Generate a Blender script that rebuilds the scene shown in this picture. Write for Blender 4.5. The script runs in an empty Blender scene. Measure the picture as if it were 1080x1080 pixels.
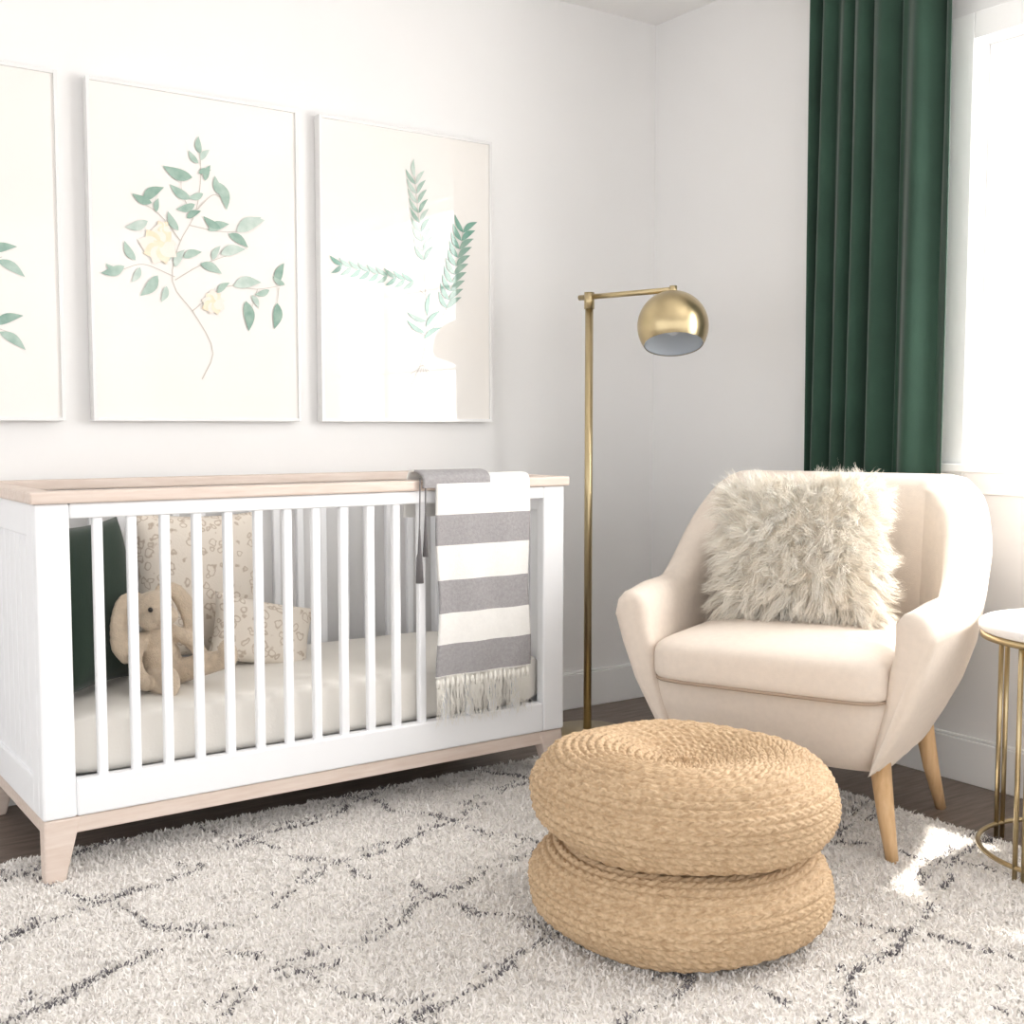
import bpy, math, random
import numpy as np
import bmesh
from mathutils import Vector, Matrix, Euler
random.seed(4); rng = np.random.default_rng(7)
scene = bpy.context.scene
COL = scene.collection

# ------------------------------------------------------------------ helpers
def lin(c):
    return tuple(((v/255)/12.92 if v/255 <= 0.04045 else (((v/255)+0.055)/1.055)**2.4) for v in c)

def mat(name, rgb, rough=0.6, metal=0.0, var=0.0, vscale=20, bump=0.0, bscale=200, coat=0.0,
        sheen=0.0, spec=0.5, attr=None, stretch=None, rgb2=None, bdist=0.003):
    m = bpy.data.materials.new(name); m.use_nodes = True
    nt = m.node_tree; b = nt.nodes['Principled BSDF']
    c = (*lin(rgb), 1)
    b.inputs['Base Color'].default_value = c
    b.inputs['Roughness'].default_value = rough
    b.inputs['Metallic'].default_value = metal
    b.inputs['Specular IOR Level'].default_value = spec
    b.inputs['Coat Weight'].default_value = coat
    b.inputs['Coat Roughness'].default_value = 0.03
    b.inputs['Sheen Weight'].default_value = sheen
    tc = nt.nodes.new('ShaderNodeTexCoord')
    mp = nt.nodes.new('ShaderNodeMapping')
    nt.links.new(tc.outputs['Object'], mp.inputs['Vector'])
    if stretch: mp.inputs['Scale'].default_value = stretch
    src = None
    if attr:
        a = nt.nodes.new('ShaderNodeAttribute'); a.attribute_name = attr
        nt.links.new(a.outputs['Color'], b.inputs['Base Color']); src = a.outputs['Color']
    if var > 0 or rgb2:
        n = nt.nodes.new('ShaderNodeTexNoise'); n.inputs['Scale'].default_value = vscale
        n.inputs['Detail'].default_value = 5
        nt.links.new(mp.outputs['Vector'], n.inputs['Vector'])
        r = nt.nodes.new('ShaderNodeValToRGB')
        r.color_ramp.elements[0].position = 0.3; r.color_ramp.elements[1].position = 0.7
        lo = lin(rgb2) if rgb2 else tuple(v*(1-var) for v in c[:3])
        r.color_ramp.elements[0].color = (*lo, 1)
        r.color_ramp.elements[1].color = c if rgb2 else (*[min(1, v*(1+var*0.5)) for v in c[:3]], 1)
        nt.links.new(n.outputs['Fac'], r.inputs['Fac'])
        if src is None:
            nt.links.new(r.outputs['Color'], b.inputs['Base Color'])
    if bump > 0:
        n2 = nt.nodes.new('ShaderNodeTexNoise'); n2.inputs['Scale'].default_value = bscale
        n2.inputs['Detail'].default_value = 3
        nt.links.new(mp.outputs['Vector'], n2.inputs['Vector'])
        bp = nt.nodes.new('ShaderNodeBump'); bp.inputs['Strength'].default_value = bump
        bp.inputs['Distance'].default_value = bdist
        nt.links.new(n2.outputs['Fac'], bp.inputs['Height'])
        nt.links.new(bp.outputs['Normal'], b.inputs['Normal'])
    return m

def group(name, loc=(0, 0, 0), rotz=0.0):
    e = bpy.data.objects.new(name, None); COL.objects.link(e)
    e.location = loc; e.rotation_euler = (0, 0, rotz); e.empty_display_size = 0.1
    return e

def mesh_obj(name, verts, faces, mats, parent=None, smooth=True, fm=None, loc=None, rot=None):
    me = bpy.data.meshes.new(name)
    me.from_pydata([tuple(v) for v in verts], [], faces)
    if not isinstance(mats, (list, tuple)): mats = [mats]
    for m in mats: me.materials.append(m)
    if fm is not None: me.polygons.foreach_set('material_index', fm)
    me.polygons.foreach_set('use_smooth', [smooth]*len(me.polygons))
    me.update()
    o = bpy.data.objects.new(name, me); COL.objects.link(o)
    if parent: o.parent = parent
    if loc: o.location = loc
    if rot: o.rotation_euler = rot
    return o

def bevel(o, w, seg=2):
    b = o.modifiers.new('bevel', 'BEVEL'); b.width = w; b.segments = seg; b.limit_method = 'ANGLE'
    return o

BF = [(0,3,2,1),(4,5,6,7),(0,1,5,4),(1,2,6,5),(2,3,7,6),(3,0,4,7)]
def boxv(x0,x1,y0,y1,z0,z1):
    return [(x0,y0,z0),(x1,y0,z0),(x1,y1,z0),(x0,y1,z0),(x0,y0,z1),(x1,y0,z1),(x1,y1,z1),(x0,y1,z1)]
def boxes(name, bl, m, parent=None, bev=0.004):
    V=[];F=[]
    for b in bl:
        o=len(V); V += boxv(*b) if len(b)==6 else b
        F += [tuple(i+o for i in f) for f in BF]
    ob = mesh_obj(name, V, F, m, parent, smooth=False)
    if bev: bevel(ob, bev)
    return ob

def grid_faces(nu, nv, wrapu=False, off=0):
    F=[]
    for i in range(nu if wrapu else nu-1):
        for j in range(nv-1):
            a=i*nv+j; b=((i+1)%nu)*nv+j
            F.append((a+off,b+off,b+1+off,a+1+off))
    return F

def catmull(P, n):
    P=[np.array(p,float) for p in P]
    P=[2*P[0]-P[1]]+P+[2*P[-1]-P[-2]]
    out=[]; segs=len(P)-3
    for k in range(n):
        t=k/(n-1)*segs; i=min(int(t),segs-1); t-=i
        a,b,c,d=P[i:i+4]
        out.append(0.5*((2*b)+(-a+c)*t+(2*a-5*b+4*c-d)*t*t+(-a+3*b-3*c+d)*t**3))
    return np.array(out)

def tube(name, pts, rad, m, parent=None, nseg=16, closed=False, loc=None, rot=None, caps=True):
    pts=[Vector(p) for p in pts]; n=len(pts)
    if not hasattr(rad,'__len__'): rad=[rad]*n
    V=[];F=[]
    up=None
    for i,p in enumerate(pts):
        if closed: t=(pts[(i+1)%n]-pts[i-1])
        else: t=(pts[min(i+1,n-1)]-pts[max(i-1,0)])
        t.normalize()
        if up is None:
            up = Vector((0,0,1)) if abs(t.z)<0.9 else Vector((1,0,0))
        s=t.cross(up).normalized(); up=s.cross(t).normalized()
        for k in range(nseg):
            a=2*math.pi*k/nseg
            V.append(p+(s*math.cos(a)+up*math.sin(a))*rad[i])
    for i in range(n if closed else n-1):
        for k in range(nseg):
            a=i*nseg; b=((i+1)%n)*nseg; k2=(k+1)%nseg
            F.append((a+k,a+k2,b+k2,b+k))
    if not closed and caps:
        F.append(tuple(range(nseg))[::-1]); F.append(tuple(range((n-1)*nseg,n*nseg)))
    return mesh_obj(name,V,F,m,parent,loc=loc,rot=rot)

def revolve(name, prof, m, parent=None, n=64, loc=None, rot=None):
    V=[];k=len(prof)
    for i in range(n):
        a=2*math.pi*i/n
        for r,z in prof: V.append((r*math.cos(a),r*math.sin(a),z))
    return mesh_obj(name,V,grid_faces(n,k,True),m,parent,loc=loc,rot=rot)

def superbox(name,hx,hy,hz,m,e1=0.3,e2=0.5,crown=0.0,nu=72,nv=28,parent=None,loc=None,rot=None):
    sp=lambda v,e: math.copysign(abs(v)**e,v)
    V=[]
    for i in range(nu):
        u=2*math.pi*i/nu
        for j in range(nv):
            v=-math.pi/2+math.pi*j/(nv-1)
            cx=sp(math.cos(u),e1)*sp(max(math.cos(v),0),e2); cy=sp(math.sin(u),e1)*sp(max(math.cos(v),0),e2)
            z=hz*sp(math.sin(v),e2)
            if z>0: z+=crown*(1-cx*cx)*(1-cy*cy)
            V.append((hx*cx,hy*cy,z))
    return mesh_obj(name,V,grid_faces(nu,nv,True),m,parent,loc=loc,rot=rot)

def pillow_mesh(name,w,h,t,m,parent=None,loc=None,rot=None,n=33,wr=0.0):
    V=[];F=[];idx={}
    for s in (-1,1):
        for i in range(n):
            for j in range(n):
                u=-1+2*i/(n-1); v=-1+2*j/(n-1)
                edge=(i in(0,n-1) or j in(0,n-1))
                if edge and (0,i,j) in idx: idx[(s,i,j)]=idx[(0,i,j)]; continue
                x=w/2*u*(1-0.07*(1-v*v)); z=h/2*v*(1-0.07*(1-u*u))
                th=t/2*((1-u**4)*(1-v**4))**0.55 if not edge else 0
                th*=1+wr*math.sin(5*u+3*v+s)*math.sin(4*v-2*u)
                idx[(s,i,j)]=len(V)
                if edge: idx[(0,i,j)]=len(V)
                V.append((x,s*th,z))
    for s in (-1,1):
        for i in range(n-1):
            for j in range(n-1):
                f=(idx[(s,i,j)],idx[(s,i+1,j)],idx[(s,i+1,j+1)],idx[(s,i,j+1)])
                F.append(f if s<0 else f[::-1])
    return mesh_obj(name,V,F,m,parent,loc=loc,rot=rot)

def quadmesh(name,VV,Q,m):
    me=bpy.data.meshes.new(name);me.vertices.add(len(VV));me.vertices.foreach_set('co',VV.astype(np.float32).ravel())
    me.loops.add(Q.size);me.loops.foreach_set('vertex_index',Q.astype(np.int32).ravel())
    me.polygons.add(len(Q));me.polygons.foreach_set('loop_start',np.arange(0,Q.size,4,dtype=np.int32));me.polygons.foreach_set('loop_total',np.full(len(Q),4,dtype=np.int32))
    me.materials.append(m);me.update();me.validate();me.polygons.foreach_set('use_smooth',np.ones(len(me.polygons),dtype=bool));return me

def strands(name, C, W, side, m, parent=None, cols=None, loc=None, rot=None):
    n,k,_=C.shape
    taper=np.linspace(1,0.15,k)[None,:,None]
    off=side[:,None,:]*W[:,None,None]*taper*0.5
    V=np.stack([C-off,C+off],axis=2).reshape(-1,3)
    base=(np.arange(n)*k*2)[:,None,None]; seg=(np.arange(k-1)*2)[None,:,None]
    q=(base+seg+np.array([0,1,3,2])[None,None,:]).reshape(-1,4)
    me=quadmesh(name,V,q,m)
    if cols is not None:
        ca=me.color_attributes.new('Col','FLOAT_COLOR','POINT')
        cc=np.repeat(cols,k*2,axis=0); cc=np.concatenate([cc,np.ones((len(cc),1))],axis=1)
        ca.data.foreach_set('color',cc.astype(np.float32).ravel())
    o=bpy.data.objects.new(name,me); COL.objects.link(o)
    if parent: o.parent=parent
    if loc: o.location=loc
    if rot: o.rotation_euler=rot
    return o

# ------------------------------------------------------------------ materials
M_wall=mat('wall_paint',(240,239,238),0.75,var=0.01,vscale=3,bump=0.05,bscale=300)
M_ceil=mat('ceiling_paint',(245,244,243),0.8,bump=0.05)
M_trim=mat('trim_paint',(247,247,246),0.45)
M_floor=mat('floor_wood',(132,117,107),0.45,rgb2=(98,85,77),vscale=8,stretch=(1,8,1),bump=0.2,bscale=40)
M_cribw=mat('crib_white',(247,248,250),0.4)
M_washed=mat('washed_wood',(230,215,204),0.5,rgb2=(218,199,186),vscale=10,stretch=(1,9,9),bump=0.1,bscale=60)
M_sheet=mat('crib_sheet',(238,234,227),0.85,var=0.03,vscale=6,bump=0.2,bscale=150)
M_green=mat('green_velvet',(44,70,57),0.8,sheen=0.26,var=0.18,vscale=5,bump=0.15,bscale=300,spec=0.2)
M_greenp=mat('green_pillow_velvet',(42,58,48),0.85,sheen=0.2,bump=0.15,spec=0.2)
M_brass=mat('brass',(198,180,142),0.28,1.0,var=0.05,vscale=8)
M_white_in=mat('shade_inside',(225,230,235),0.5)
M_chair=mat('chair_linen',(227,214,201),0.9,var=0.035,vscale=60,bump=0.35,bscale=500,sheen=0.1,spec=0.2)
M_seam_shade=mat('seam_shade',(170,150,132),0.9)  # darkened fabric tone that paints the shadow line under the seat cushion
M_leg=mat('leg_wood',(228,192,148),0.45,rgb2=(212,172,124),vscale=12,stretch=(8,8,1))
M_art=mat('art_paper',(240,236,231),0.6,var=0.01,vscale=5,coat=1.0)
M_frame=mat('frame_acrylic',(236,235,234),0.25,coat=0.5)
M_fur=mat('fur',(248,238,222),0.8,attr='Col',spec=0.2)
M_furb=mat('fur_base',(246,236,220),0.9)
M_rugs=mat('rug_pile',(235,230,224),0.95,attr='Col',spec=0.1)
M_rugb=mat('rug_backing',(232,228,222),0.95)
M_jute=mat('jute_braid',(214,187,153),0.65,rgb2=(180,150,116),vscale=90,bump=0.5,bscale=300,spec=0.3,bdist=.002)
M_plush=mat('plush',(212,194,172),0.95,var=0.10,vscale=60,bump=1.0,bscale=260,sheen=0.3,spec=0.1)
M_black=mat('plush_eye',(30,24,22),0.3)
M_nose=mat('plush_nose',(150,112,98),0.6)
M_bwhite=mat('blanket_white',(243,241,237),0.95,var=0.03,vscale=80,bump=0.5,bscale=350)
M_bgrey=mat('blanket_grey',(154,151,152),0.95,rgb2=(170,167,168),vscale=140,bump=0.5,bscale=350)
M_fringe=mat('blanket_fringe',(240,237,229),0.95)
M_tassel=mat('tassel_grey',(110,107,108),0.95)
M_marble=mat('marble',(243,240,237),0.25,rgb2=(230,225,221),vscale=4)

def pattern_mat():
    m=mat('cream_pattern',(232,222,208),0.9,bump=0.2)
    nt=m.node_tree;b=nt.nodes['Principled BSDF']
    tc=nt.nodes.new('ShaderNodeTexCoord');v=nt.nodes.new('ShaderNodeTexVoronoi');v.inputs['Scale'].default_value=34
    v.inputs['Randomness'].default_value=.8
    nz=nt.nodes.new('ShaderNodeTexNoise');nz.inputs['Scale'].default_value=30
    mx=nt.nodes.new('ShaderNodeMix');mx.data_type='RGBA';mx.blend_type='ADD';mx.inputs['Factor'].default_value=.035
    r=nt.nodes.new('ShaderNodeValToRGB');base=(*lin((234,225,213)),1)
    r.color_ramp.elements[0].position=0.0; r.color_ramp.elements[0].color=base
    e=r.color_ramp.elements.new(0.26);e.color=base
    e=r.color_ramp.elements.new(0.36);e.color=(*lin((194,178,160)),1)
    e=r.color_ramp.elements.new(0.46);e.color=base
    r.color_ramp.elements[-1].color=base
    nt.links.new(tc.outputs['Object'],nz.inputs['Vector'])
    nt.links.new(tc.outputs['Object'],mx.inputs[6]);nt.links.new(nz.outputs['Color'],mx.inputs[7])
    nt.links.new(mx.outputs[2],v.inputs['Vector']);nt.links.new(v.outputs['Distance'],r.inputs['Fac'])
    nt.links.new(r.outputs['Color'],b.inputs['Base Color'])
    return m
M_pat=pattern_mat()

# ------------------------------------------------------------------ room
XW,YW,ZC=3.08,3.45,2.56
boxes('floor',[(-2.6,XW+.12,-2.6,YW+.12,-.1,0)],M_floor,bev=0)
boxes('ceiling',[(-2.6,XW+.12,-2.6,YW+.12,ZC,ZC+.1)],M_ceil,bev=0)
boxes('wall_back',[(-2.6,XW+.12,YW,YW+.12,0,ZC)],M_wall,bev=0)
wy0,wy1,wz0,wz1=0.25,2.08,0.93,2.15
boxes('wall_right',[(XW,XW+.12,wy1,YW,0,ZC),(XW,XW+.12,-2.6,wy0,0,ZC),(XW,XW+.12,wy0,wy1,0,wz0),(XW,XW+.12,wy0,wy1,wz1,ZC)],M_wall,bev=0)
boxes('baseboard_back',[(-2.6,XW-.001,YW-.016,YW-.0005,0,.13),(-2.6,XW-.001,YW-.011,YW-.0005,.13,.14)],M_trim,bev=.003)
boxes('baseboard_right',[(XW-.016,XW-.0005,-2.6,YW-.017,0,.13),(XW-.011,XW-.0005,-2.6,YW-.017,.13,.14)],M_trim,bev=.003)
w=group('window_1',(XW,1.16,wz0))
def wb(name,bl,m,bev=.003):
    return boxes(name,[(a-XW,b-XW,c-1.16,d-1.16,e-wz0,f-wz0) for a,b,c,d,e,f in bl],m,w,bev)
wb('casing',[(XW-.018,XW-.0005,wy1,wy1+.075,wz0-.075,wz1+.075),(XW-.018,XW-.0005,wy0-.075,wy0,wz0-.075,wz1+.075),
   (XW-.018,XW-.0005,wy0,wy1,wz1,wz1+.075),(XW-.018,XW-.0005,wy0,wy1,wz0-.075,wz0-.012),(XW-.045,XW-.0005,wy0-.08,wy1+.08,wz0-.0115,wz0+.012)],M_trim)
sx0,sx1=XW+.06,XW+.09; ym=(wy0+wy1)/2
sb=[(sx0,sx1,wy1-.035,wy1-.001,wz0+.001,wz1-.001),(sx0,sx1,wy0+.001,wy0+.035,wz0+.001,wz1-.001),(sx0,sx1,ym-.03,ym+.03,wz0+.04,wz1-.04),
    (sx0,sx1,wy0+.035,wy1-.035,wz0+.001,wz0+.04),(sx0,sx1,wy0+.035,wy1-.035,wz1-.04,wz1-.001)]
wb('sash',sb,M_trim,0)
mb=[]
for k in (1,2): mb.append((sx0+.008,sx1-.008,wy0+.036,wy1-.036,wz0+(wz1-wz0)*k/3-.006,wz0+(wz1-wz0)*k/3+.006))
wb('muntins',mb,M_trim,0)

# ------------------------------------------------------------------ curtain
cu=group('curtain',(2.98,2.34,0))
n=300;nz=50;V=[]
for i in range(n):
    s=i/(n-1)
    for j in range(nz):
        tz=j/(nz-1); z=.33+tz*2.095
        y=2.085+.01*(1-tz)+s*(.50)-2.34
        ph=2*math.pi*(5.6*(s**1.45))+.5*math.sin(s*9)
        amp=.036*(0.6+.55*math.sin(s*7+1)**2)
        x=amp*math.sin(ph+.25*math.sin(3*tz+s*4))+.010*math.sin(2*ph+1.3+2*tz)
        y+=.014*math.cos(ph)
        V.append((x,y,z))
o=mesh_obj('panel',V,grid_faces(n,nz),M_green,cu)
s=o.modifiers.new('sol','SOLIDIFY');s.thickness=.003
rod=group('curtain_rod',(2.98,1.2,2.46))
tube('rod',[(0,-1.25,0),(0,1.5,0)],.012,M_brass,rod)
for k,yy in enumerate((1.52,-1.27)): superbox('finial_%d'%k,.022,.022,.022,M_brass,1,1,parent=rod,loc=(0,yy,0),nu=24,nv=12)
for k,yy in enumerate((1.45,-1.1)): tube('bracket_%d'%k,[(0,yy,0),(.098,yy,0)],.008,M_brass,rod)
for k in range(8):
    a=[(.022*math.cos(t),.89+.07*k,.022*math.sin(t)-.006) for t in np.linspace(0,2*math.pi,20,endpoint=False)]
    tube('ring_%d'%k,a,.0025,M_brass,rod,8,closed=True)

# ------------------------------------------------------------------ crib
X0,X1,Y0,Y1=.637,2.12,2.76,3.40
cr=group('baby_crib',(X0,Y0,0))
def cb(name,bl,m,bev=.004):
    out=[]
    for b in bl:
        if len(b)==6: out.append((b[0]-X0,b[1]-X0,b[2]-Y0,b[3]-Y0,b[4],b[5]))
        else: out.append([(p[0]-X0,p[1]-Y0,p[2]) for p in b])
    return boxes(name,out,m,cr,bev)
TH=.035
for nm,ya in (('front',Y0),('back',Y1-TH)):
    yb=ya+TH
    cb(nm+'_frame',[(X0,X0+.075,ya,yb,.155,.877),(X1-.075,X1,ya,yb,.155,.877),
        (X0+.075,X1-.075,ya,yb,.842,.877),(X0+.075,X1-.075,ya,yb,.155,.24)],M_cribw,.005)
    cb(nm+'_slats',[(X0+.14+.0785*k-.0115,X0+.14+.0785*k+.0115,ya+.008,yb-.008,.235,.847) for k in range(16)],M_cribw,.004)
for nm,xa in (('left',X0),('right',X1-TH)):
    xb=xa+TH
    cb(nm+'_end',[(xa,xb,Y0+TH,Y0+TH+.05,.155,.877),(xa,xb,Y1-TH-.05,Y1-TH,.155,.877),(xa,xb,Y0+TH+.05,Y1-TH-.05,.80,.877),
        (xa,xb,Y0+TH+.05,Y1-TH-.05,.155,.24)],M_cribw,.004)
    ys=Y0+TH+.05; wd=(Y1-Y0-2*TH-.1)/9
    cb(nm+'_end_boards',[(xa+.008,xb-.008,ys+wd*k+.002,ys+wd*(k+1)-.002,.235,.805) for k in range(9)]+[(xa+.014,xb-.014,ys,ys+9*wd,.235,.805)],M_cribw,.003)
cb('top_cap',[(X0-.012,X1+.012,Y0-.012,Y0+TH+.012,.8775,.905),(X0-.012,X1+.012,Y1-TH-.012,Y1+.012,.8775,.905),
   (X0-.012,X0+TH+.012,Y0+TH+.012,Y1-TH-.012,.8775,.905),(X1-TH-.012,X1+.012,Y0+TH+.012,Y1-TH-.012,.8775,.905)],M_washed,.005)
cb('base_rail',[(X0+.06,X1-.06,Y0+.006,Y0+.04,.115,.154),(X0+.06,X1-.06,Y1-.04,Y1-.006,.115,.154),
   (X0+.006,X0+.04,Y0+.04,Y1-.04,.115,.154),(X1-.04,X1-.006,Y0+.04,Y1-.04,.115,.154)],M_washed,.004)
k=0
for sx,xx in ((1,X0),(-1,X1)):
    for sy,yy in ((1,Y0),(-1,Y1)):
        k+=1
        a0,a1=xx+sx*.003,xx+sx*.085; b0,b1=yy+sy*.003,yy+sy*.055
        c0,c1=xx-sx*.0,xx+sx*.045; d0,d1=yy+sy*.0,yy+sy*.035
        def q(x0,x1,y0,y1,z):
            x0,x1=min(x0,x1),max(x0,x1);y0,y1=min(y0,y1),max(y0,y1)
            return [(x0,y0,z),(x1,y0,z),(x1,y1,z),(x0,y1,z)]
        cb('leg_%d'%k,[q(c0,c1,d0,d1,.0)+q(a0,a1,b0,b1,.154)],M_washed,.005)
cb('mattress_board',[(X0+.04,X1-.04,Y0+.04,Y1-.04,.20,.225)],M_cribw)
superbox('mattress',(X1-X0)/2-.042,(Y1-Y0)/2-.040,.08,M_sheet,.10,.28,.004,nu=160,nv=30,parent=cr,loc=((X1-X0)/2,(Y1-Y0)/2,.305))
MZ=.385
pillow_mesh('green_throw_pillow',.36,.43,.12,M_greenp,None,(.825,3.06,MZ+.212),(math.radians(-7),0,math.radians(40)))
pillow_mesh('patterned_pillow',.38,.42,.11,M_pat,None,(1.20,3.268,MZ+.215),(math.radians(-10),math.radians(2),math.radians(3)))
pillow_mesh('lumbar_pillow',.30,.19,.08,M_pat,None,(1.32,3.115,MZ+.085),(math.radians(-16),math.radians(14),math.radians(-4)))
# plush rabbit
rb=group('plush_rabbit',(.998,2.99,MZ-.004))
rb.rotation_euler=(0,math.radians(-9),math.radians(4)); rb.scale=(.92,.92,.92)
bm=bmesh.new()
def ell(c,r,rot=(0,0,0)):
    Mx=Matrix.Translation(c)@Euler(rot).to_matrix().to_4x4()@Matrix.Diagonal((*r,1))
    bmesh.ops.create_icosphere(bm,subdivisions=3,radius=1,matrix=Mx)
def chain(pts,rads,n=9,flat=1.0):
    C=catmull(pts,n);R=np.interp(np.linspace(0,1,n),np.linspace(0,1,len(rads)),rads)
    for c,r in zip(C,R): ell(tuple(c),(r,r*flat,r))
ell((0,0.005,.075),(.062,.056,.078)); ell((0,0,.14),(.042,.042,.05))
ell((0,-.02,.225),(.055,.054,.054)); ell((0,-.062,.213),(.034,.030,.027))
for sx in (-1,1):
    ell((sx*.024,-.045,.205),(.032,.03,.028))
    chain([(sx*.035,0,.27),(sx*.072,-.004,.262),(sx*.096,-.012,.215),(sx*.106,-.02,.155),(sx*.102,-.024,.115)],[.016,.022,.027,.030,.017],14,.45)
    chain([(sx*.045,-.01,.150),(sx*.082,-.040,.115),(sx*.092,-.075,.075),(sx*.082,-.088,.05)],[.022,.021,.020,.023],9)
    zz=.04 if sx>0 else 0
    chain([(sx*.04,-.02,.036),(sx*.07+.025,-.07,.036+zz*.3),(sx*.085+.05,-.115,.034+zz*.6)],[.036,.032,.028],8)
    ell((sx*.088+.056,-.130,.046+zz*.7),(.028,.025,.043))
ell((0,.065,.04),(.026,.026,.026))
me=bpy.data.meshes.new('rabbit_body');bm.to_mesh(me);bm.free();me.materials.append(M_plush)
o=bpy.data.objects.new('rabbit_body',me);COL.objects.link(o);o.parent=rb
r_=o.modifiers.new('rm','REMESH');r_.mode='VOXEL';r_.voxel_size=.004;r_.use_smooth_shade=True
s_=o.modifiers.new('sm','SMOOTH');s_.iterations=4;s_.factor=.5
for k,sx in enumerate((-1,1)): superbox('eye_%d'%k,.007,.006,.007,M_black,1,1,parent=rb,loc=(sx*.027,-.0690,.238),nu=16,nv=9)
superbox('nose',.009,.006,.007,M_nose,1,1,parent=rb,loc=(0,-.092,.222),nu=16,nv=9)
tube('mouth',[(0,-.095,.216),(0,-.096,.204)],.0014,M_nose,rb,6)

# blanket
bl=group('striped_blanket',(1.81,Y0,.9))
def drape(name,xa,xb,path,zfun,nx=40,nn=160,wob=.004):
    C=catmull(path,nn);V=[];F=[];fm=[]
    for i in range(nx):
        s=i/(nx-1)
        for j in range(nn):
            y,z=C[j]; k=min(1,max(0,(.9-z)/.3))
            V.append((xa+(xb-xa)*s-1.81+.006*k*math.sin(z*14+s*2),y-Y0-wob*k*(1+math.sin(s*15+z*4)),z-.9))
    for i in range(nx-1):
        for j in range(nn-1):
            a=i*nn+j;F.append((a,a+nn,a+nn+1,a+1));fm.append(zfun(j,C[j][1]))
    o=mesh_obj(name,V,F,[M_bwhite,M_bgrey],bl,fm=fm)
    s=o.modifiers.new('s','SOLIDIFY');s.thickness=.006;s.offset=1
    return o
def stripes(j,z):
    for a,b in ((.725,.806),(.54,.628),(.365,.452)):
        if a<z<b and j<125: return 1
    return 0
drape('front_drape',1.665,1.975,[(2.742,.365),(2.741,.45),(2.74,.55),(2.739,.65),(2.738,.75),(2.738,.85),(2.741,.905),(2.77,.916),(2.80,.914)],stripes)
drape('inner_drape',1.625,1.84,[(2.739,.885),(2.741,.913),(2.775,.926),(2.81,.922),(2.826,.88),(2.832,.84),(2.835,.80)],lambda j,z:1 if (j<60) else 0,wob=0)
nf=150
bx=rng.uniform(-.145,.165,nf);C=np.zeros((nf,6,3))
for k in range(6):
    C[:,k,0]=bx+rng.normal(0,.0022,nf)*k*.8
    C[:,k,1]=-.026+rng.normal(0,.0015,nf)-.003*math.sin(k)
    C[:,k,2]=.368-.9-k*.028*rng.uniform(.85,1.05,nf)
strands('fringe',C,np.full(nf,.0055),np.tile([1,.3,0],(nf,1)),M_fringe,bl)
for k in range(20):
    tube('knot_%02d'%k,[(-.142+.0158*k,-.024,-.535),(-.142+.0158*k,-.026,-.55),(-.142+.0158*k,-.026,-.566)],[.003,.006,.004],M_fringe,bl,8)
tube('tassel',[(-.192,-.02,.012),(-.197,-.024,-.12),(-.197,-.024,-.19),(-.198,-.024,-.20),(-.197,-.024,-.27)],[.002,.002,.006,.008,.011],M_tassel,bl,10)
tube('tassel_small',[(-.175,-.02,.012),(-.178,-.024,-.08),(-.178,-.024,-.14),(-.179,-.024,-.2)],[.002,.002,.005,.008],M_tassel,bl,10)

# ------------------------------------------------------------------ art prints
LC=[((142,172,158),(182,202,190)),((168,192,180),(208,218,210)),((116,154,138),(158,184,170)),((190,208,196),(218,224,217)),
    ((98,150,132),(140,180,164))]
M_lf=[mat('leaf_%d'%i,c,.6,coat=1.0,rgb2=c2,vscale=30) for i,(c,c2) in enumerate(LC)]
M_stem=mat('stem_paint',(204,196,187),.6,coat=1.0)
M_yel=mat('petal_peach',(243,229,208),.6,coat=1.0,rgb2=(239,217,184),vscale=40)
M_pk=mat('petal_pink',(243,230,219),.6,coat=1.0)
AM=M_lf+[M_stem,M_yel,M_pk]
class Art:
    def __init__(s,W,H): s.V=[];s.F=[];s.fm=[];s.W=W;s.H=H;s.z=0
    def poly(s,pts,mi):
        s.z+=1; o=len(s.V)
        for x,z in pts: s.V.append((x,-.0005-s.z*.000012,z))
        s.F.append(tuple(range(o,o+len(pts))));s.fm.append(mi)
    def leaf(s,a,b,ang,L,w=.32,mi=None):
        if mi is None: mi=random.choice([0,0,1,2,3])
        x,z=a*s.W,b*s.H;ca,sa=math.cos(math.radians(ang)),math.sin(math.radians(ang))
        up=[];dn=[]
        for k in range(9):
            t=k/8;h=w*L/2*math.sin(math.pi*t**.8);c=L*.08*math.sin(math.pi*t)
            up.append((t*L,h+c));dn.append((t*L,-h+c))
        P=up+dn[::-1][1:-1]
        s.poly([(x+p*ca-q*sa,z+p*sa+q*ca) for p,q in P],mi)
    def stem(s,pts,w0=.003,w1=.0015,mi=5):
        C=catmull([(a*s.W,b*s.H) for a,b in pts],24)
        for i in range(23):
            d=C[i+1]-C[i];n=np.array([-d[1],d[0]])/max(1e-6,np.linalg.norm(d));w=(w0+(w1-w0)*i/23)/2
            s.poly([tuple(C[i]-n*w),tuple(C[i+1]-n*w),tuple(C[i+1]+n*w),tuple(C[i]+n*w)],mi)
    def flower(s,a,b,r,mi):
        for k in range(9):
            s.leaf(a,b,k*40+10,r*random.uniform(.85,1.1),.8,mi if k%2 else 7)
        s.leaf(a-.01,b,20,r*.4,.9,6);s.leaf(a,b,140,r*.35,.9,6)
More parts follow.
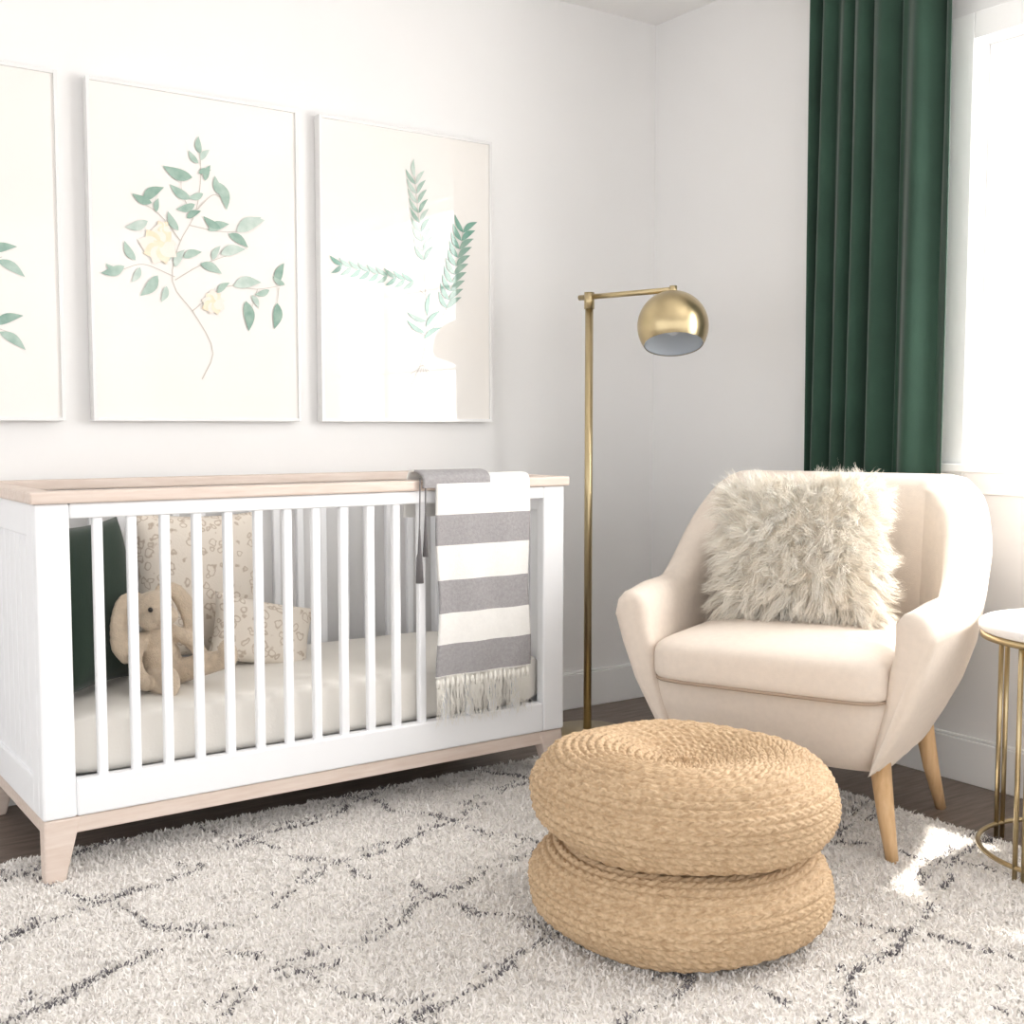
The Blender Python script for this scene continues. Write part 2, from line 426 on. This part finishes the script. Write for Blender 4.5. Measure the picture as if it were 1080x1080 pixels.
def frame(name,xa,xb,art):
    za,zb=1.066,2.017;W=xb-xa;H=zb-za
    g=group(name,(xa,YW-.032,za))
    boxes('box',[(0,W,.004,.0316,0,H)],M_frame,g,.002)
    boxes('paper',[(.010,W-.010,.0005,.004,.010,H-.010)],M_art,g,0)
    t=.010
    boxes('edge',[(0,t,-.006,.004,0,H),(W-t,W,-.006,.004,0,H),(t,W-t,-.006,.004,0,t),(t,W-t,-.006,.004,H-t,H)],M_frame,g,.001)
    A=Art(W,H);art(A)
    mesh_obj('botanical_painting',A.V,A.F,AM,g,False,fm=A.fm)
def art1(A):
    A.stem([(.45,.15),(.5,.35),(.42,.6),(.45,.82)])
    A.stem([(.47,.32),(.6,.42),(.76,.46)]);A.stem([(.48,.25),(.62,.28),(.78,.25)]);A.stem([(.46,.45),(.3,.55),(.15,.55)])
    for a,b,c in ((.7,.47,15),(.74,.45,-30),(.66,.44,60),(.6,.43,-50),(.72,.27,20),(.74,.25,-35),(.64,.29,50),(.43,.8,90),(.44,.7,40),(.43,.66,140),(.2,.55,160),(.26,.55,100)):
        A.leaf(a,b,c,.08,mi=random.choice([0,2]))
def art2(A):
    A.stem([(.50,.13),(.555,.22),(.47,.33),(.37,.42),(.40,.535),(.48,.635),(.51,.74),(.51,.83)],.0035,.002)
    A.stem([(.38,.44),(.24,.47),(.14,.45)]);A.stem([(.41,.55),(.32,.62),(.22,.66)]);A.stem([(.45,.60),(.6,.59),(.74,.60)])
    A.stem([(.38,.43),(.5,.48),(.64,.52)]);A.stem([(.46,.34),(.62,.42),(.78,.42),(.92,.44)]);A.stem([(.78,.42),(.75,.36)]);A.stem([(.89,.43),(.88,.38)])
    A.stem([(.49,.65),(.57,.7),(.63,.68)]);A.stem([(.47,.62),(.42,.7),(.42,.76)])
    L=[(.51,.82,95,.05),(.51,.80,50,.045),(.50,.79,130,.045),(.47,.745,165,.09),(.53,.74,70,.05),(.60,.74,285,.08),(.61,.70,110,.06),(.46,.68,150,.07),(.48,.665,200,.06),
       (.28,.655,160,.06),(.24,.66,35,.075),(.26,.60,200,.07),(.30,.63,80,.04),(.54,.59,20,.07),(.60,.60,150,.06),(.64,.585,330,.07),(.68,.595,25,.10),(.72,.60,40,.07),
       (.20,.48,120,.06),(.15,.46,200,.07),(.22,.46,240,.05),(.13,.44,150,.045),(.30,.44,230,.08),(.34,.41,250,.05),(.38,.47,60,.06),(.42,.50,20,.06),
       (.50,.485,340,.07),(.56,.50,60,.05),(.60,.52,15,.08),(.66,.425,10,.09),(.58,.40,40,.05),(.72,.38,275,.09),(.75,.40,300,.045),(.88,.38,262,.08),(.88,.44,70,.07),(.92,.44,150,.045),(.84,.42,200,.05),
       (.40,.58,120,.06),(.44,.62,30,.05),(.37,.50,190,.045),(.52,.70,200,.05),(.50,.76,20,.04),(.34,.58,200,.05)]
    for l in L: A.leaf(*l,w=.38,mi=random.choice([0,0,1,2,2]))
    A.flower(.31,.53,.060,6);A.flower(.56,.37,.038,6);A.flower(.33,.585,.022,6)
def art3(A):
    A.stem([(.50,.12),(.57,.22),(.60,.34),(.58,.55),(.55,.72),(.53,.84)],.0035,.002)
    A.stem([(.59,.44),(.45,.50),(.25,.50),(.10,.53)]);A.stem([(.60,.30),(.72,.40),(.79,.52),(.82,.68)]);A.stem([(.59,.30),(.5,.32),(.44,.30)])
    for k in range(9):
        b=.56+.032*k;a=.585-.006*k
        A.leaf(a,b,55,.06,.24,random.choice([0,1,2]));A.leaf(a,b,130,.06,.24,random.choice([0,1,2]))
    A.leaf(.53,.84,92,.06,.26,1)
    for k in range(9):
        t=k/8;a=.52-.40*t;b=.485+.035*t
        A.leaf(a,b,150,.052,.28,random.choice([4,2]));A.leaf(a,b,215,.05,.28,random.choice([4,2]))
    for k in range(10):
        t=k/9;a=.72+.10*t;b=.40+.27*t
        A.leaf(a,b,35,.07,.28,random.choice([4,2]));A.leaf(a,b,120,.065,.28,random.choice([4,2]))
    for k in range(5): A.leaf(.58+.005*k,.29+.02*k,[30,150,45,160,80][k],.08,.2,random.choice([4,2]))
    for k in range(6): A.stem([(.57,.2),(.46+.04*k,.14),(.42+.05*k,.08+.01*(k%3))],.002,.001)
frame('botanical_print',.955,1.59,art2)
frame('botanical_print.001',1.66,2.307,art3)
frame('botanical_print.002',.24,.879,art1)

# ------------------------------------------------------------------ floor lamp
LX,LY=2.495,3.115
lp=group('floor_lamp',(LX,LY,0))
revolve('base',[(0,0),(.125,0),(.13,.004),(.13,.016),(.125,.02),(.02,.022),(0,.022)],M_brass,lp)
tube('pole',[(0,0,.015),(0,0,1.475)],.0135,M_brass,lp,20)
tube('collar',[(0,0,1.44),(0,0,1.495)],.017,M_brass,lp,20)
tube('arm',[(-.010,.04,1.48),(.085,-.315,1.48)],.009,M_brass,lp,16)
bc=Vector((.083,-.318,1.366))
prof=[(.112*math.sin(math.radians(a)),.112*math.cos(math.radians(a))) for a in np.linspace(0,124,30)]
prin=[(.109*math.sin(math.radians(a)),.109*math.cos(math.radians(a))) for a in np.linspace(124,0,30)]
ax=Vector((.8192,-.5736,0))
rot=Matrix.Rotation(math.radians(-20),4,ax).to_euler()
revolve('globe_shade',prof,M_brass,lp,64,tuple(bc),rot)
revolve('shade_lining',prin,M_white_in,lp,64,tuple(bc),rot)
superbox('bulb',.03,.03,.04,M_white_in,1,1,parent=lp,loc=tuple(bc+Vector((0,0,.01))),nu=24,nv=14)
tube('shade_stem',[(bc.x,bc.y,1.465),(bc.x,bc.y,1.492)],.012,M_brass,lp)

# ------------------------------------------------------------------ armchair
CX,CY,CA=2.468,2.140,math.radians(-67.0)
ch=group('armchair',(CX,CY,0),CA)
half=[(0,.38),(.18,.38),(.315,.35),(.405,.225),(.43,.04),(.422,-.15),(.405,-.325)]
nh=34;Cc=catmull(half,nh)
path=[(-Cc[i][0],Cc[i][1],i/(nh-1)) for i in range(nh-1,0,-1)]+[(Cc[i][0],Cc[i][1],i/(nh-1)) for i in range(nh)]
def sst(a,b,x):
    x=min(1,max(0,(x-a)/(b-a)));return x*x*(3-2*x)
rings=[];N=len(path)
for i,(x,y,t) in enumerate(path):
    p0=path[max(i-1,0)];p1=path[min(i+1,N-1)]
    tx,ty=p1[0]-p0[0],p1[1]-p0[1];l=math.hypot(tx,ty);tx/=l;ty/=l
    nx,ny=ty,-tx
    bk=1-sst(.34,.76,t)
    top=.632+.283*bk-.010*sst(.85,1,t)
    th=.092+.033*bk
    sec=[(.150,.215),(.125,.24),(.085,.31),(.045,.39),(.012,.49),(-.004-.01*bk,.555+.14*bk),(-.006-.022*bk,top-.065),(.004-.028*bk,top-.025),(.022-.024*bk,top-.004),(.046-.015*bk,top+.003),(.070-.0*bk,top-.005),(th-.006*bk-.003,top-.030),(th,top-.10),(th+.012,.47),(th+.025,.38),(th+.045,.29),(th+.055,.215)]
    ns=len(sec);fr=sst(.8,1,t)
    rings.append(np.array([(x+nx*nn,y+ny*nn+fr*.05*(1-min(1,z/.62)),z) for nn,z in sec]))
# rounded arm fronts: each ring draws towards the middle line of the arm section while moving forward
def caps(R,tdir):
    out=[]
    top_i=9
    mid=R[top_i]-np.array([0,0,.046])
    c=np.zeros_like(R)
    for k in range(ns):
        # opposite point on the other face at the same height
        side=range(top_i,ns) if k<top_i else range(0,top_i+1)
        j=min(side,key=lambda q:abs(R[q][2]-R[k][2]))
        c[k]=(R[k]+R[j])/2
        if R[k][2]>mid[2]: c[k]=mid
    for a in (15,30,45,60,75,88):
        a=math.radians(a)
        k=1-.60*(1-math.cos(a))
        out.append(c+(R-c)*k+tdir*.026*math.sin(a))
    return out
t0=np.array([path[0][0]-path[1][0],path[0][1]-path[1][1],0]);t0/=np.linalg.norm(t0)
t1=np.array([path[-1][0]-path[-2][0],path[-1][1]-path[-2][1],0]);t1/=np.linalg.norm(t1)
rings=caps(rings[0],t0)[::-1]+rings+caps(rings[-1],t1)
V=np.concatenate(rings);NR=len(rings);F=[]
for i in range(NR-1):
    for j in range(ns):
        a=i*ns+j;b=i*ns+(j+1)%ns
        F.append((a,b,b+ns,a+ns))
F.append(tuple(range(ns))[::-1]);F.append(tuple(range((NR-1)*ns,NR*ns)))
mesh_obj('shell',V,F,M_chair,ch)
V=[];nu=80
for sx,sy,z in ((0.001,.001,.212),(.26,.255,.212),(.285,.282,.22),(.30,.300,.26),(.32,.318,.33),(.33,.328,.40),(.32,.32,.41),(.001,.001,.41)):
    for i in range(nu):
        u=2*math.pi*i/nu;c,s=math.cos(u),math.sin(u)
        V.append((sx*math.copysign(abs(c)**.22,c),sy*math.copysign(abs(s)**.22,s),z))
F=[]
for j in range(7):
    for i in range(nu):
        F.append((j*nu+i,j*nu+(i+1)%nu,(j+1)*nu+(i+1)%nu,(j+1)*nu+i))
mesh_obj('seat_base',V,F,M_chair,ch)
superbox('seat_cushion',.307,.29,.066,M_chair,.24,.42,.018,nu=120,nv=36,parent=ch,loc=(0,-.078,.447))
pp=[]
for i in range(80):
    u=2*math.pi*i/80;c,s=math.cos(u),math.sin(u)
    pp.append((.300*math.copysign(abs(c)**.24,c),-.078+.284*math.copysign(abs(s)**.24,s),.402))
tube('cushion_seam_shade',pp,.0045,M_seam_shade,ch,8,closed=True)  # thin dark tube round the cushion's lower edge, drawn as its shadow line
k=0
for sx in (-1,1):
    for sy in (-1,1):
        k+=1
        yb=.278 if sy<0 else .235
        tube('leg_%d'%k,[(sx*.262,sy*.225,.235),(sx*.287,sy*(yb-.02),.12),(sx*.312,sy*yb,.0)],[.026,.021,.014],M_leg,ch,20)

# fluffy pillow on chair
Mc=Matrix.Translation((CX,CY,0))@Matrix.Rotation(CA,4,'Z')@Matrix.Translation((-.045,.07,.705))@Euler((math.radians(-16),math.radians(-4),math.radians(6))).to_matrix().to_4x4()
fp=group('fur_pillow');fp.location=Mc.to_translation();fp.rotation_euler=Mc.to_euler()
pb=pillow_mesh('pillow_body',.42,.38,.17,M_furb,fp)
me=pb.data
vs=np.array([v.co[:] for v in me.vertices]);fc=np.array([p.vertices[:] for p in me.polygons]);fn=np.array([p.normal[:] for p in me.polygons]);fa=np.array([p.area for p in me.polygons])
nS=28000
pi_=rng.choice(len(fc),nS,p=fa/fa.sum());u=rng.random((nS,1));v=rng.random((nS,1))
q=vs[fc[pi_]];P=(q[:,0]*(1-u)+q[:,1]*u)*(1-v)+(q[:,3]*(1-u)+q[:,2]*u)*v;Nn=fn[pi_]
rad=P.copy();rad[:,1]=0;Nn=Nn+rad*3.0;Nn/=np.linalg.norm(Nn,axis=1,keepdims=True)
nc=900;ci=rng.choice(nS,nc,replace=False);d2=((P[:,None,:]-P[ci][None,:,:])**2).sum(2);cl=d2.argmin(1)
cdir=Nn[ci]+rng.normal(0,.5,(nc,3));cdir/=np.linalg.norm(cdir,axis=1,keepdims=True);clen=rng.uniform(.05,.10,nc)
ctip=P[ci]+cdir*clen[:,None]+np.array([0,0,-.036])
own=P+Nn*.055+rng.normal(0,.016,(nS,3));tip=ctip[cl]*.62+own*.38+rng.normal(0,.006,(nS,3))
K=6;C=np.zeros((nS,K,3));mid=P+Nn*.034
wv=rng.normal(0,.004,(nc,3))[cl]+rng.normal(0,.002,(nS,3))
for k in range(K):
    t=k/(K-1);C[:,k]=(1-t)**2*P+2*t*(1-t)*mid+t*t*tip+wv*math.sin(t*6)
side=np.cross(Nn,rng.normal(0,1,(nS,3)));side/=np.linalg.norm(side,axis=1,keepdims=True)
cc=np.array(lin((255,250,241)))[None,:]*(rng.uniform(.93,1.05,(nS,1)))*(np.array([1,1,1])-rng.uniform(0,.06,(nc,1))[cl]*np.array([.3,.8,1.5]))
strands('fur',C,rng.uniform(.0013,.0023,nS),side,M_fur,fp,np.clip(cc,0,1))

# ------------------------------------------------------------------ rug
RX0,RX1,RY0,RY1=-.25,2.68,.35,2.96
rg=group('shag_rug',((RX0+RX1)/2,(RY0+RY1)/2,0))
cx,cy=(RX0+RX1)/2,(RY0+RY1)/2
boxes('backing',[(RX0-cx,RX1-cx,RY0-cy,RY1-cy,.001,.010)],M_rugb,rg,.003)
nR=300000
px=rng.uniform(RX0,RX1,nR);py=rng.uniform(RY0,RY1,nR)
def lattice(x,y):
    wob=.018*np.sin(x*9+y*5)+.012*np.sin(x*23-y*17)+.008*np.sin(y*41+x*13)
    dA=(-.36*x+.933*y)+wob; dB=(.94*x+.34*y)+wob*1.1
    def f(d,sp,o,w):
        r=np.abs(((d-o)/sp)-np.round((d-o)/sp))*sp
        return np.exp(-(r/w)**2)
    brk=np.sin(x*31+y*11)+np.sin(y*37-x*7)+.6*np.sin(x*71+y*53)
    a=f(dA,.30,.05,.0095)*(1/(1+np.exp(-(brk+.8)*4)))
    b=f(dB,.43,.26,.0095)*(1/(1+np.exp((brk-.7)*4)))
    c=f(dA,.30,.09,.008)*(1/(1+np.exp(-(brk-.4)*4)))*.8
    return np.maximum(np.maximum(a,b),c)
dk=rng.random(nR)<lattice(px,py)*.72
ht=rng.uniform(.005,.012,nR)*(1+.25*np.sin(px*57+2*np.sin(py*49))*np.sin(py*61))
lean=rng.normal(0,.005,(nR,2))
C=np.zeros((nR,3,3))
C[:,0]=np.stack([px-cx,py-cy,np.full(nR,.008)],1)
C[:,1]=C[:,0]+np.stack([lean[:,0]*.35,lean[:,1]*.35,ht*.7],1)
C[:,2]=C[:,0]+np.stack([lean[:,0],lean[:,1],ht],1)
an=rng.uniform(0,math.pi,nR);side=np.stack([np.cos(an),np.sin(an),np.zeros(nR)],1)
cols=np.array(lin((252,248,244)))[None,:]*rng.uniform(.90,1.03,(nR,1));cols[dk]=np.array(lin((118,115,118)))*rng.uniform(.7,1.5,(dk.sum(),1))
strands('pile',C,rng.uniform(.004,.008,nR),side,M_rugs,rg,np.clip(cols,0,1))

# ------------------------------------------------------------------ woven poufs
prof=catmull([(.004,.156),(.05,.156),(.10,.165),(.16,.180),(.215,.184),(.265,.170),(.302,.134),(.314,.092),(.302,.05),(.265,.016),(.20,.004),(.12,.004)],400)
seg=np.r_[0,np.cumsum(np.hypot(*np.diff(prof,axis=0).T))];Lt=seg[-1]
rows=int(Lt/.0165);spr=9;nv=rows*spr+1
sv=np.linspace(0,Lt,nv);pr=np.interp(sv,seg,prof[:,0]);pz=np.interp(sv,seg,prof[:,1])
dr=np.gradient(pr);dz=np.gradient(pz);ln=np.hypot(dr,dz);nr_,nz_=-dz/ln,dr/ln
if nz_[5]<0: nr_,nz_=-nr_,-nz_
nth=960;th=np.linspace(0,2*np.pi,nth,endpoint=False)
vv=np.arange(nv)/spr;row=np.minimum(np.floor(vv),rows-1);fr=vv-row
rad_row=np.interp((row+.5)*(Lt/rows),seg,prof[:,0]);nb=np.maximum(6,np.round(2*np.pi*rad_row/.022))
T,FR=np.meshgrid(th,fr,indexing='ij');NB=np.broadcast_to(nb,T.shape);RW=np.broadcast_to(row,T.shape)
ridge=np.abs(np.sin(np.pi*FR))**.6
ph=T*NB/(2*np.pi)+RW*.37+np.abs(FR-.5)*1.1+np.where(FR>.5,.5,0)
br=np.abs(np.sin(np.pi*ph))**.7
H=ridge*(.0012+.0072*br*(.8+.2*np.sin(T*37+RW*5)))+.0018*np.sin(T*3+RW*1.3)+.002*np.sin(T*5+1)
X=(pr+nr_*H)*np.cos(T);Y=(pr+nr_*H)*np.sin(T);Z=pz+nz_*H
VV=np.stack([X,Y,Z],2).reshape(-1,3)
idx=np.arange(nth*nv).reshape(nth,nv);nx=np.roll(idx,-1,0)
Q=np.stack([idx[:,:-1],nx[:,:-1],nx[:,1:],idx[:,1:]],2).reshape(-1,4)
pm=quadmesh('woven_pouf',VV,Q[:,::-1],M_jute)
o=bpy.data.objects.new('woven_pouf',pm);COL.objects.link(o);o.location=(1.686,1.794,.012);o.scale=(.99,.99,1)
o=bpy.data.objects.new('woven_pouf.001',pm);COL.objects.link(o);o.location=(1.702,1.804,.188);o.rotation_euler=(math.radians(1.2),math.radians(-.8),2.1);o.scale=(1.015,1.015,1)

# ------------------------------------------------------------------ side table
tb=group('side_table',(2.70,1.48,0))
revolve('marble_top',[(0,.562),(.235,.562),(.245,.566),(.248,.575),(.246,.584),(.24,.588),(0,.588)],M_marble,tb,96)
revolve('rim',[(.20,.548),(.243,.548),(.243,.5615),(.20,.5615)],M_brass,tb,96)
tube('bottom_ring',[(.235*math.cos(a),.235*math.sin(a),.04) for a in np.linspace(0,2*math.pi,64,endpoint=False)],.006,M_brass,tb,10,closed=True)
for k,a in enumerate((175,85,-5,-95)):
    a=math.radians(a)
    for j,d in enumerate((-.05,.05)):
        c,s=math.cos(a+d),math.sin(a+d)
        tube('leg_%d_%d'%(k+1,j+1),[(.235*c,.235*s,0),(.235*c,.235*s,.55)],.006,M_brass,tb,10)

# ------------------------------------------------------------------ light & world
wd=bpy.data.worlds.new('world');scene.world=wd;wd.use_nodes=True
bg=wd.node_tree.nodes['Background'];bg.inputs['Color'].default_value=(1,.995,.992,1);bg.inputs['Strength'].default_value=1.80
def light(name,kind,loc,rot,energy,**kw):
    l=bpy.data.lights.new(name,kind);l.energy=energy
    for k_,v_ in kw.items(): setattr(l,k_,v_)
    o=bpy.data.objects.new(name,l);COL.objects.link(o);o.location=loc;o.rotation_euler=rot;return o
sd=Vector((-.42,-.04,-.92))
so=light('sun','SUN',(5,1,6),(0,0,0),17.0,angle=math.radians(3),color=(1,.965,.91));so.rotation_euler=sd.to_track_quat('-Z','Y').to_euler()
light('window_skylight','AREA',(XW+.35,1.16,1.6),(0,math.radians(90),0),105,shape='RECTANGLE',size=1.5,size_y=2.2,color=(1,.985,.965))

# ------------------------------------------------------------------ camera
cam=bpy.data.cameras.new('camera');co=bpy.data.objects.new('camera',cam);COL.objects.link(co)
co.location=(0,0,1.05);co.rotation_euler=(math.radians(90-4.12),0,math.radians(-35))
cam.sensor_width=36;cam.lens=1250/1080*36;cam.clip_start=.05
scene.camera=co
scene.view_settings.view_transform='Standard'
scene.view_settings.look='None'
scene.view_settings.exposure=0.0
